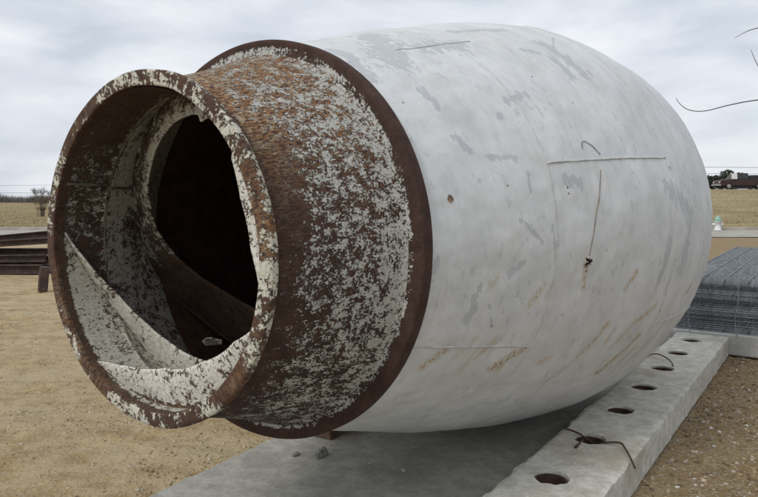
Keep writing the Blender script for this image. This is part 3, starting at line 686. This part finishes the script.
def mesh_stack(u0, w0, L, W, n, z0, dz, low, top, grp, seed):
    random.seed(seed); me = sheet_mesh(L, W, .085, .20, .0033); me.materials.append(M_galv)
    me2 = sheet_mesh(L, W, .085, .20, .0033); me2.materials.append(M_galv)
    for k in range(n):
        o = bpy.data.objects.new('wire_mesh_sheet', me if k % 3 else me2); C.objects.link(o)
        o.location = pl(u0+random.uniform(-.035, .035)+.07*((k//5) % 2), w0+random.uniform(-.022, .022)+.07*((k//7) % 2), z0+k*dz); o.rotation_euler = (0, 0, -PY+random.uniform(-.003, .003))
        tag(o, top if k == n-1 else low, 'wire mesh', grp)
mesh_stack(4.10, -.20, 4.65, 2.3, 33, .203, .0152, 'grey welded wire mesh sheet within the near stack on the concrete beam', 'topmost grey wire mesh sheet of the near stack on the concrete beam', 'wire mesh sheets of the near stack', 3)
mesh_stack(10.15, .35, 4.1, 2.3, 38, .203, .0152, 'grey welded wire mesh sheet within the farther stack by the road', 'topmost grey wire mesh sheet of the farther stack by the road', 'wire mesh sheets of the farther stack', 5)
for k, w_ in enumerate((.12, .52, .92, 1.3)):
    bm = bmesh.new(); tube(bm, smooth_path([(0, .30, .0), (0, .02, -.012), (.01, -.03, .0), (-.01, -.035, .15), (.012, -.034, .34), (0, -.03, .515), (0, .02, .53), (.004, .30, .528)], 4), .003, 5)
    o = link('tie_wire', bm_mesh('tie_wire', bm), M_galv, None, True); o.location = pl(4.03, -.2+w_, .206); o.rotation_euler = (0, 0, -PY)
    tag(o, 'thin steel tie wire looped round the front edge of the near mesh stack', 'tie wire', 'tie wires on the near mesh stack')
random.seed(11)

# ------------------------------------------------------------------ rusty steel pile on the left
def ibeam_mesh(L, h, b, t):
    bm = bmesh.new(); box(bm, 0, L, -b/2, b/2, 0, t, .002); box(bm, 0, L, -b/2, b/2, h-t, h, .002); box(bm, 0, L, -t/2, t/2, t, h-t)
    return bm_mesh('steel_beam', bm)
M_steel = simple('dark rusted steel section', (.040, .026, .022), (.085, .05, .038), 7, .85, .4)
def sbeam(label, x, y, z, L, h, b, rz, ry):
    o = link('steel_beam', ibeam_mesh(L, h, b, .018), M_steel); o.location = (x, y, z); o.rotation_euler = (0, ry, rz)
    return tag(o, label, 'steel beam', 'rusty steel beams piled by the road')
sbeam('rusty steel beam lying lowest at the front of the pile', -10.6, 12.85, .005, 4.25, .17, .16, R(1), 0)
sbeam('rusty steel beam lying lowest at the back of the pile', -10.8, 13.30, .005, 4.55, .17, .16, R(-2), 0)
sbeam('rusty steel beam in the middle layer of the pile, front one', -10.9, 12.9, .18, 4.55, .14, .14, R(2.5), R(-.4))
sbeam('rusty steel beam in the middle layer of the pile, back one', -10.7, 13.28, .18, 4.5, .14, .14, R(-1), 0)
sbeam('rusty steel beam slanting steeply up across the top of the pile', -10.4, 13.02, .30, 4.3, .13, .13, R(3), R(-5.2))
sbeam('rusty steel beam slanting gently up under the steeper one', -10.4, 12.9, .30, 4.25, .12, .13, R(2), R(-3.6))
sbeam('rusty steel beam lying level on top of the pile behind the slanting one', -10.9, 13.36, .33, 4.6, .12, .12, R(0), 0)
bm = bmesh.new(); box(bm, -.07, .07, -.06, .06, 0, .40, .03)
o = link('steel_post_stub', bm_mesh('steel_post_stub', bm), M_steel); o.location = (-5.16, 10.5, 0); o.rotation_euler = (R(2), R(6), .4)
tag(o, 'short dark steel stub standing on the gravel before the steel pile', 'post')

# ------------------------------------------------------------------ dry grass tufts, far shrubs
def blades(name, label, P, h, col1, col2, per=5, wd=.02, spread=.25, cat='grass'):
    n = len(P); B = np.repeat(P, per, 0); m = n*per; hh = np.repeat(h, per)*rng.uniform(.6, 1.1, m); a = rng.uniform(0, 6.28, m); ln = rng.uniform(.1, .6, m)*hh
    B = B+np.stack([rng.uniform(-spread, spread, m), rng.uniform(-spread, spread, m), np.zeros(m)], 1)
    side = np.stack([np.cos(a+1.57), np.sin(a+1.57), np.zeros(m)], 1)*wd; tip = B+np.stack([np.cos(a)*ln, np.sin(a)*ln, hh], 1)
    V = np.stack([B-side, B+side, tip], 1).reshape(-1, 3); F = np.arange(m*3).reshape(m, 3)
    return tag(link(name, mesh_np(name, V, F), simple(name+' colour', col1, col2, .6, .95)), label, cat, kind='stuff')
n = 9000; y = 29.5+85*rng.random(n)**1.3; side = rng.random(n) < .5
x = np.where(side, -y*rng.uniform(.40, .62, n), y*rng.uniform(.42, .62, n)); ok = y > 29; x, y = x[ok], y[ok]
P = np.stack([x, y, ground_z(x, y)-.02], 1)
blades('dry_grass', 'dry tan winter grass covering the field beyond the road', P, .03+.07*rng.random(len(P)), (.22, .17, .092), (.32, .255, .145), 4, .03, .5)
# grey-brown scrub along the far edge of the left field: reads as one mass
n = 2600; x = rng.uniform(-90, -40, n); y = rng.uniform(112, 124, n); P = np.stack([x, y, ground_z(x, y)-.1], 1)
hh = .7+1.5*fbm(x*.23+2, y*.1, 3)**1.5
blades('far_scrub', 'grey brown scrub lining the far edge of the field', P, hh, (.10, .095, .085), (.185, .17, .15), 5, .05, .5, 'scrub')
def twig_shrub(loc, h, label, mat, n0=9, seed=1, name='bare_shrub', th=.03):
    random.seed(seed); root = empty(name, loc); tag(root, label, 'shrub')
    bmS = bmesh.new(); bmT = bmesh.new()
    for i in range(n0):
        a = random.uniform(0, 6.28); l = random.uniform(.2, .6)*h
        p0 = Vector((math.cos(a)*l*.25, math.sin(a)*l*.25, 0)); p1 = Vector((math.cos(a)*l*.35, math.sin(a)*l*.35, h*.4)); p2 = Vector((math.cos(a)*l*.8, math.sin(a)*l*.8, h*random.uniform(.75, 1)))
        tube(bmS, [p0, p1, p2], [th, th*.6, th*.25], 4)
        for k in range(26):
            t = random.uniform(.25, 1); b = p1.lerp(p2, t) if t > .4 else p0.lerp(p1, t+.5); d = Vector((random.gauss(0, 1), random.gauss(0, 1), random.uniform(.2, 1.3))).normalized()*h*random.uniform(.12, .3)
            tube(bmT, [b, b+d*.5+Vector((random.uniform(-.05, .05), 0, 0)), b+d], [th*.3, th*.22, th*.12], 3, False)
    link('stem', bm_mesh('stem', bmS), mat, root); link('twigs', bm_mesh('twigs', bmT), mat, root); return root
M_bark = simple('grey winter bark', (.10, .09, .08), (.18, .165, .15), 3, .95)
twig_shrub((-54.0, 110, float(ground_z(-54., 110.))-.05), 2.3, 'taller bare grey shrub at the far edge of the field', M_bark, 12, 3, th=.06)
twig_shrub((-52.4, 111, float(ground_z(-52.4, 111.))-.05), 1.9, 'lower bare grey shrub beside the taller one at the field edge', M_bark, 10, 4, th=.06)

M_brush = simple('brown winter brush', (.11, .085, .06), (.20, .16, .12), 3, .95)
twig_shrub((-23.0, 47, float(ground_z(-23., 47.))-.03), 1.45, 'dense brown bare shrub standing in the field beside the road', M_brush, 22, 6, th=.02)
twig_shrub((-22.0, 49, float(ground_z(-22., 49.))-.03), 1.25, 'lower bare shrub growing against the dense brown one in the field', M_brush, 18, 8, th=.02)

# evergreen clumps behind the parked pickup
M_leaf = simple('dark winter evergreen', (.030, .036, .022), (.065, .07, .045), 1.2, .9); M_trunk = simple('tree trunk bark', (.06, .045, .035), (.10, .08, .06), 6, .95)
def crown_mesh(h, w, seed, n=1500):
    r = np.random.default_rng(seed); q = r.normal(size=(n, 3)); q /= np.linalg.norm(q, axis=1)[:, None]
    lob = r.normal(size=(9, 3))*np.array([.42, .42, .3]); li = r.integers(0, 9, n); q = lob[li]+q*(.30+.22*r.random((n, 1)))
    P = q*np.array([w/2, w/2, h*.42])+np.array([0, 0, h*.58]); a = r.normal(size=(n, 3)); b = r.normal(size=(n, 3)); s_ = .17
    a = a/np.linalg.norm(a, axis=1)[:, None]*s_; b = b/np.linalg.norm(b, axis=1)[:, None]*s_
    V = np.stack([P-a, P+b, P+a, P-b], 1).reshape(-1, 3); return mesh_np('crown', V, np.arange(4*n).reshape(n, 4))
def evergreen(x, y, h, w, label, seed):
    root = empty('evergreen_tree', (x, y, float(ground_z(np.float64(x), np.float64(y)))-.05)); tag(root, label, 'tree', 'evergreen trees behind the parked pickup')
    bm = bmesh.new(); tube(bm, [(0, 0, 0), (.05, 0, h*.4), (0, .05, h*.8)], [.14, .1, .03], 7)
    for k in range(5):
        a = k*1.3; tube(bm, [(0, 0, h*(.3+.08*k)), (math.cos(a)*w*.2, math.sin(a)*w*.2, h*(.45+.08*k)), (math.cos(a)*w*.36, math.sin(a)*w*.36, h*(.5+.08*k))], [.06, .04, .015], 5)
    link('trunk', bm_mesh('trunk', bm), M_trunk, root); link('crown', crown_mesh(h, w, seed), M_leaf, root)
evergreen(50.5, 108, 2.5, 3.0, 'rounded dark evergreen behind the hood of the maroon pickup', 21)
evergreen(53.0, 110, 3.0, 3.4, 'tall dark evergreen behind the cab of the maroon pickup', 22)
evergreen(56.3, 111, 3.3, 3.8, 'broad dark evergreen behind the load of the maroon pickup', 23)
evergreen(59.3, 109, 2.8, 3.4, 'dark evergreen behind the tailgate of the maroon pickup', 24)
evergreen(62.2, 110, 3.0, 3.4, 'dark evergreen behind the white van', 25)

# ------------------------------------------------------------------ parked vehicles on the rise
M_tyre = simple('tyre rubber', (.012, .012, .013), (.022, .022, .023), 20, .9); M_rim = simple('wheel rim', (.30, .30, .31), (.40, .40, .41), 10, .4, .1, .002, .6)
M_glass = Mat('vehicle glass', .08, 0, .6).out((.025, .03, .035)); M_maroon = simple('dark maroon paint', (.030, .012, .013), (.045, .016, .017), 2, .35)
M_white = simple('white vehicle paint', (.60, .60, .60), (.68, .68, .68), 2, .4); M_dark = simple('dark trim', (.02, .02, .022), (.035, .035, .037), 8, .7)
M_red = simple('tail lamp red', (.25, .012, .012), (.32, .02, .02), 8, .3); M_lamp = simple('lamp lens', (.5, .5, .48), (.6, .6, .58), 8, .2)
def extrude_profile(bm, prof, y0, y1, bev=.03):
    a = [bm.verts.new((x, y0, z)) for x, z in prof]; b = [bm.verts.new((x, y1, z)) for x, z in prof]
    n = len(prof); fs = [bm.faces.new(a), bm.faces.new(b[::-1])]+[bm.faces.new((a[k], b[k], b[(k+1) % n], a[(k+1) % n])) for k in range(n)]
    bmesh.ops.bevel(bm, geom=list({e for f in fs for e in f.edges}), offset=bev, segments=2, affect='EDGES')
def wheel(root, x, y, r=.37, w=.24):
    bm = bmesh.new(); bmesh.ops.create_cone(bm, cap_ends=True, segments=24, radius1=r, radius2=r, depth=w, matrix=Matrix.Translation((x, y, r)) @ Matrix.Rotation(math.pi/2, 4, 'X'))
    bmesh.ops.bevel(bm, geom=[e for e in bm.edges if abs(e.verts[0].co.y-e.verts[1].co.y) < 1e-5], offset=.03, segments=2, affect='EDGES')
    wo_ = link('wheel', bm_mesh('wheel', bm), M_tyre, root); sg = -1 if y < 0 else 1
    bm = bmesh.new(); bmesh.ops.create_cone(bm, cap_ends=True, segments=20, radius1=r*.6, radius2=r*.5, depth=.03, matrix=Matrix.Translation((x, y+sg*(w/2+.005), r)) @ Matrix.Rotation(-sg*math.pi/2, 4, 'X'))
    link('rim', bm_mesh('rim', bm), M_rim, wo_)
def part(root, name, mat, *boxes, bev=.01):
    bm = bmesh.new()
    for b in boxes: box(bm, *b, bev)
    return link(name, bm_mesh(name, bm), mat, root)
px, py = 37.0, 76.0
pk = empty('pickup_truck', (px, py, float(ground_z(np.float64(px+2.5), np.float64(py)))+.0), R(1)); tag(pk, 'dark maroon pickup truck with a loaded bed parked on the grassy rise', 'pickup')
bm = bmesh.new(); extrude_profile(bm, [(.05, .42), (.0, .75), (.12, 1.02), (1.35, 1.12), (5.15, 1.12), (5.25, .95), (5.2, .45)], -.9, .9, .05); link('body', bm_mesh('body', bm), M_maroon, pk)
bm = bmesh.new(); extrude_profile(bm, [(1.25, 1.10), (1.85, 1.72), (2.0, 1.78), (3.05, 1.78), (3.2, 1.10)], -.80, .80, .05); cab = link('cab', bm_mesh('cab', bm), M_maroon, pk)
for sg in (-1, 1):
    bm = bmesh.new(); extrude_profile(bm, [(1.62, 1.2), (1.95, 1.66), (2.35, 1.68), (2.35, 1.2)], sg*.80-.01, sg*.80+.01, .004); link('window', bm_mesh('window', bm), M_glass, cab)
    bm = bmesh.new(); extrude_profile(bm, [(2.42, 1.2), (2.42, 1.68), (2.98, 1.68), (3.05, 1.2)], sg*.80-.01, sg*.80+.01, .004); link('window', bm_mesh('window', bm), M_glass, cab)
    part(pk, 'headlight', M_lamp, (-.01, .06, sg*.66-.12, sg*.66+.12, .72, .86)); part(pk, 'tail_light', M_red, (5.2, 5.27, sg*.8-.07, sg*.8+.07, .8, 1.05))
    for wx in (.95, 4.25): wheel(pk, wx, sg*.80)
bm = bmesh.new(); extrude_profile(bm, [(1.32, 1.16), (1.36, 1.13), (1.86, 1.66), (1.83, 1.70)], -.68, .68, .003); link('windscreen', bm_mesh('windscreen', bm), M_glass, cab)
part(pk, 'chassis', M_dark, (.35, 5.0, -.7, .7, .10, .5)); part(pk, 'front_bumper', M_rim, (-.12, .08, -.88, .88, .42, .62)); part(pk, 'rear_bumper', M_rim, (5.2, 5.35, -.85, .85, .42, .60)); part(pk, 'bed_rail', M_dark, (3.25, 5.2, -.90, -.80, 1.10, 1.18)); part(pk, 'bed_rail', M_dark, (3.25, 5.2, .80, .90, 1.10, 1.18))
bm = bmesh.new(); box(bm, 0, .62, -.02, .02, 0, .60, .006)
o = link('white_board', bm_mesh('white_board', bm), M_white); o.location = (px+1.15, py-.98, pk.location.z+1.14); tag(o, 'small white board propped against the maroon pickup hood', 'board'); o.rotation_euler = (R(-6), 0, 0)
bm = bmesh.new()
for k in range(4): box(bm, 3.35+.42*k, 3.72+.42*k, -.6, .6, 0, .34+.12*(k % 2), .02)
o = link('bed_load', bm_mesh('bed_load', bm), M_dark); o.location = (px, py, pk.location.z+1.12); tag(o, 'dark boxy load riding in the bed of the maroon pickup', 'load')
vx, vy = 43.3, 78.5
vn = empty('white_van', (vx, vy, float(ground_z(np.float64(vx+2), np.float64(vy)))), R(-2)); tag(vn, 'white van parked behind the maroon pickup on the rise', 'van')
bm = bmesh.new(); extrude_profile(bm, [(.05, .4), (.0, .9), (.9, 1.15), (1.5, 1.75), (1.8, 1.85), (4.6, 1.85), (4.75, 1.6), (4.75, .4)], -.9, .9, .06); link('body', bm_mesh('body', bm), M_white, vn)
for sg in (-1, 1):
    for wx in (.95, 3.8): wheel(vn, wx, sg*.80)
    bm = bmesh.new(); extrude_profile(bm, [(1.2, 1.18), (1.62, 1.66), (2.3, 1.68), (2.3, 1.18)], sg*.9-.012, sg*.9+.012, .004); link('window', bm_mesh('window', bm), M_glass, vn)
    part(vn, 'headlight', M_lamp, (-.01, .07, sg*.66-.12, sg*.66+.12, .75, .9))
part(vn, 'front_bumper', M_dark, (-.08, .1, -.88, .88, .35, .55))

# hydrant by the road
hy = empty('hydrant', (13.75, 28.0, .02)); tag(hy, 'small white hydrant with a pale green cap by the kerb', 'hydrant')
def lathe(name, prof, mat, parent, n=20):
    bm = bmesh.new(); rings = [[bm.verts.new((r_*math.cos(2*math.pi*k/n), r_*math.sin(2*math.pi*k/n), z)) for k in range(n)] for z, r_ in prof]
    for a, b in zip(rings, rings[1:]):
        for k in range(n): bm.faces.new((a[k], a[(k+1) % n], b[(k+1) % n], b[k]))
    bm.faces.new(rings[0][::-1]); bm.faces.new(rings[-1]); return link(name, bm_mesh(name, bm), mat, parent, True)
lathe('barrel', [(0, .17), (.04, .17), (.05, .12), (.34, .12), (.35, .15), (.38, .15)], M_white, hy); lathe('cap', [(.38, .14), (.44, .135), (.52, .10), (.56, .05), (.60, .03), (.62, .03)], simple('pale green paint', (.20, .38, .30), (.25, .44, .36), 6, .5), hy)
for a in (0, math.pi): o = lathe('nozzle', [(.0, .06), (.10, .06), (.11, .05)], M_white, hy); o.location = (math.cos(a)*.1, 0, .25); o.rotation_euler = (0, math.copysign(math.pi/2, math.cos(a)), 0)

# ------------------------------------------------------------------ overhead lines and their poles (poles stand outside the view)
M_cable = simple('overhead cable', (.10, .10, .105), (.14, .14, .145), 1, .8)
def line(label, a, b, sag, rad):
    a, b = Vector(a), Vector(b); bm = bmesh.new()
    tube(bm, [(a.lerp(b, t/30)-a)-Vector((0, 0, sag*4*(t/30)*(1-t/30))) for t in range(31)], rad, 5)
    o = link('overhead_cable', bm_mesh('overhead_cable', bm), M_cable); o.location = a; return tag(o, label, 'cable')
def pole(x, y, h, label):
    z = float(ground_z(np.float64(x), np.float64(y))); bm = bmesh.new(); tube(bm, [(0, 0, 0), (0, 0, h)], [.16, .10], 10); root = link('utility_pole', bm_mesh('utility_pole', bm), M_wood, None, True); root.location = (x, y, z-.2); tag(root, label, 'pole')
    part(root, 'crossarm', M_wood, (-.06, .06, -.9, .9, h-.5, h-.36)); return z-.2+h
za = pole(-150, 132, 8.2, 'timber utility pole at the left end of the field cables'); zb = pole(-30, 138, 8.2, 'timber utility pole behind the drum mouth at the field edge')
line('upper overhead cable across the left field', (-150, 132, 3.9), (-30, 138, 3.9), .8, .025)
line('lower overhead cable across the left field', (-150, 132, 2.4), (-30, 138, 2.3), .7, .03)
zc = pole(24, 96, 6.0, 'timber utility pole behind the drum near the rise'); zd = pole(92, 99, 6.0, 'timber utility pole on the rise to the right of the vehicles')
line('upper overhead cable above the parked vehicles', (24, 96, 5.6), (92, 99, 5.8), .5, .028)
line('lower overhead cable above the parked vehicles', (24, 96, 4.7), (92, 99, 4.9), .5, .025)

# ------------------------------------------------------------------ bare tree to the right, only its twig tips reach into view
tr = empty('bare_tree', (5.6, 5.4, 0)); tag(tr, 'bare winter tree reaching thin dark twigs over the mesh stack', 'tree')
M_twig = simple('dark twig bark', (.06, .05, .045), (.10, .085, .075), 20, .95)
base = Vector((5.6, 5.4, 0))
def pix(x, y, d):
    X = (x-PW/2)/FPX; U = -(y-PH/2)/FPX; c_, s_ = math.cos(PITCH), math.sin(PITCH); dir_ = Vector((X, c_+U*s_, -s_+U*c_)); return Vector((0, 0, CAMH))+dir_*(d/dir_.y)
bm = bmesh.new(); tube(bm, smooth_path([(0, 0, 0), (.03, .02, .8), (-.02, .04, 1.7), (.05, .0, 2.6), (.02, .05, 3.6)], 4), [.11-.004*k for k in range(17)], 10); link('trunk', bm_mesh('trunk', bm), M_twig, tr, True)
def twig(path, r0, r1):
    p = smooth_path(path, 5); bm = bmesh.new(); tube(bm, [q-base for q in p], [r0+(r1-r0)*k/(len(p)-1) for k in range(len(p))], 6); return link('branch', bm_mesh('branch', bm), M_twig, tr, True)
twig([base+Vector((0, .04, 2.0)), pix(900, 120, 5.0), pix(820, 93, 4.8), pix(758, 100, 4.7), pix(730, 105, 4.65), pix(705, 111, 4.6), pix(689, 110, 4.6), pix(680, 104, 4.6), pix(676, 98, 4.6)], .006, .0015)
twig([base+Vector((.03, .02, 2.4)), pix(880, 40, 5.0), pix(800, 18, 4.9), pix(758, 28, 4.8), pix(746, 32, 4.8), pix(735, 38, 4.8)], .006, .0015)
twig([base+Vector((.03, .02, 2.2)), pix(880, 90, 4.9), pix(800, 82, 4.8), pix(765, 72, 4.8), pix(757, 64, 4.8), pix(751, 50, 4.8)], .006, .0014)
for k in range(7):
    a = -1.2+k*.45; l = random.uniform(.6, 1.2); s0 = base+Vector((0, .02, 2.0+.22*k)); d = Vector((math.cos(a), math.sin(a), random.uniform(.4, .9)))
    twig([s0, s0+d*l*.5+Vector((0, 0, .05)), s0+d*l], .014, .003)
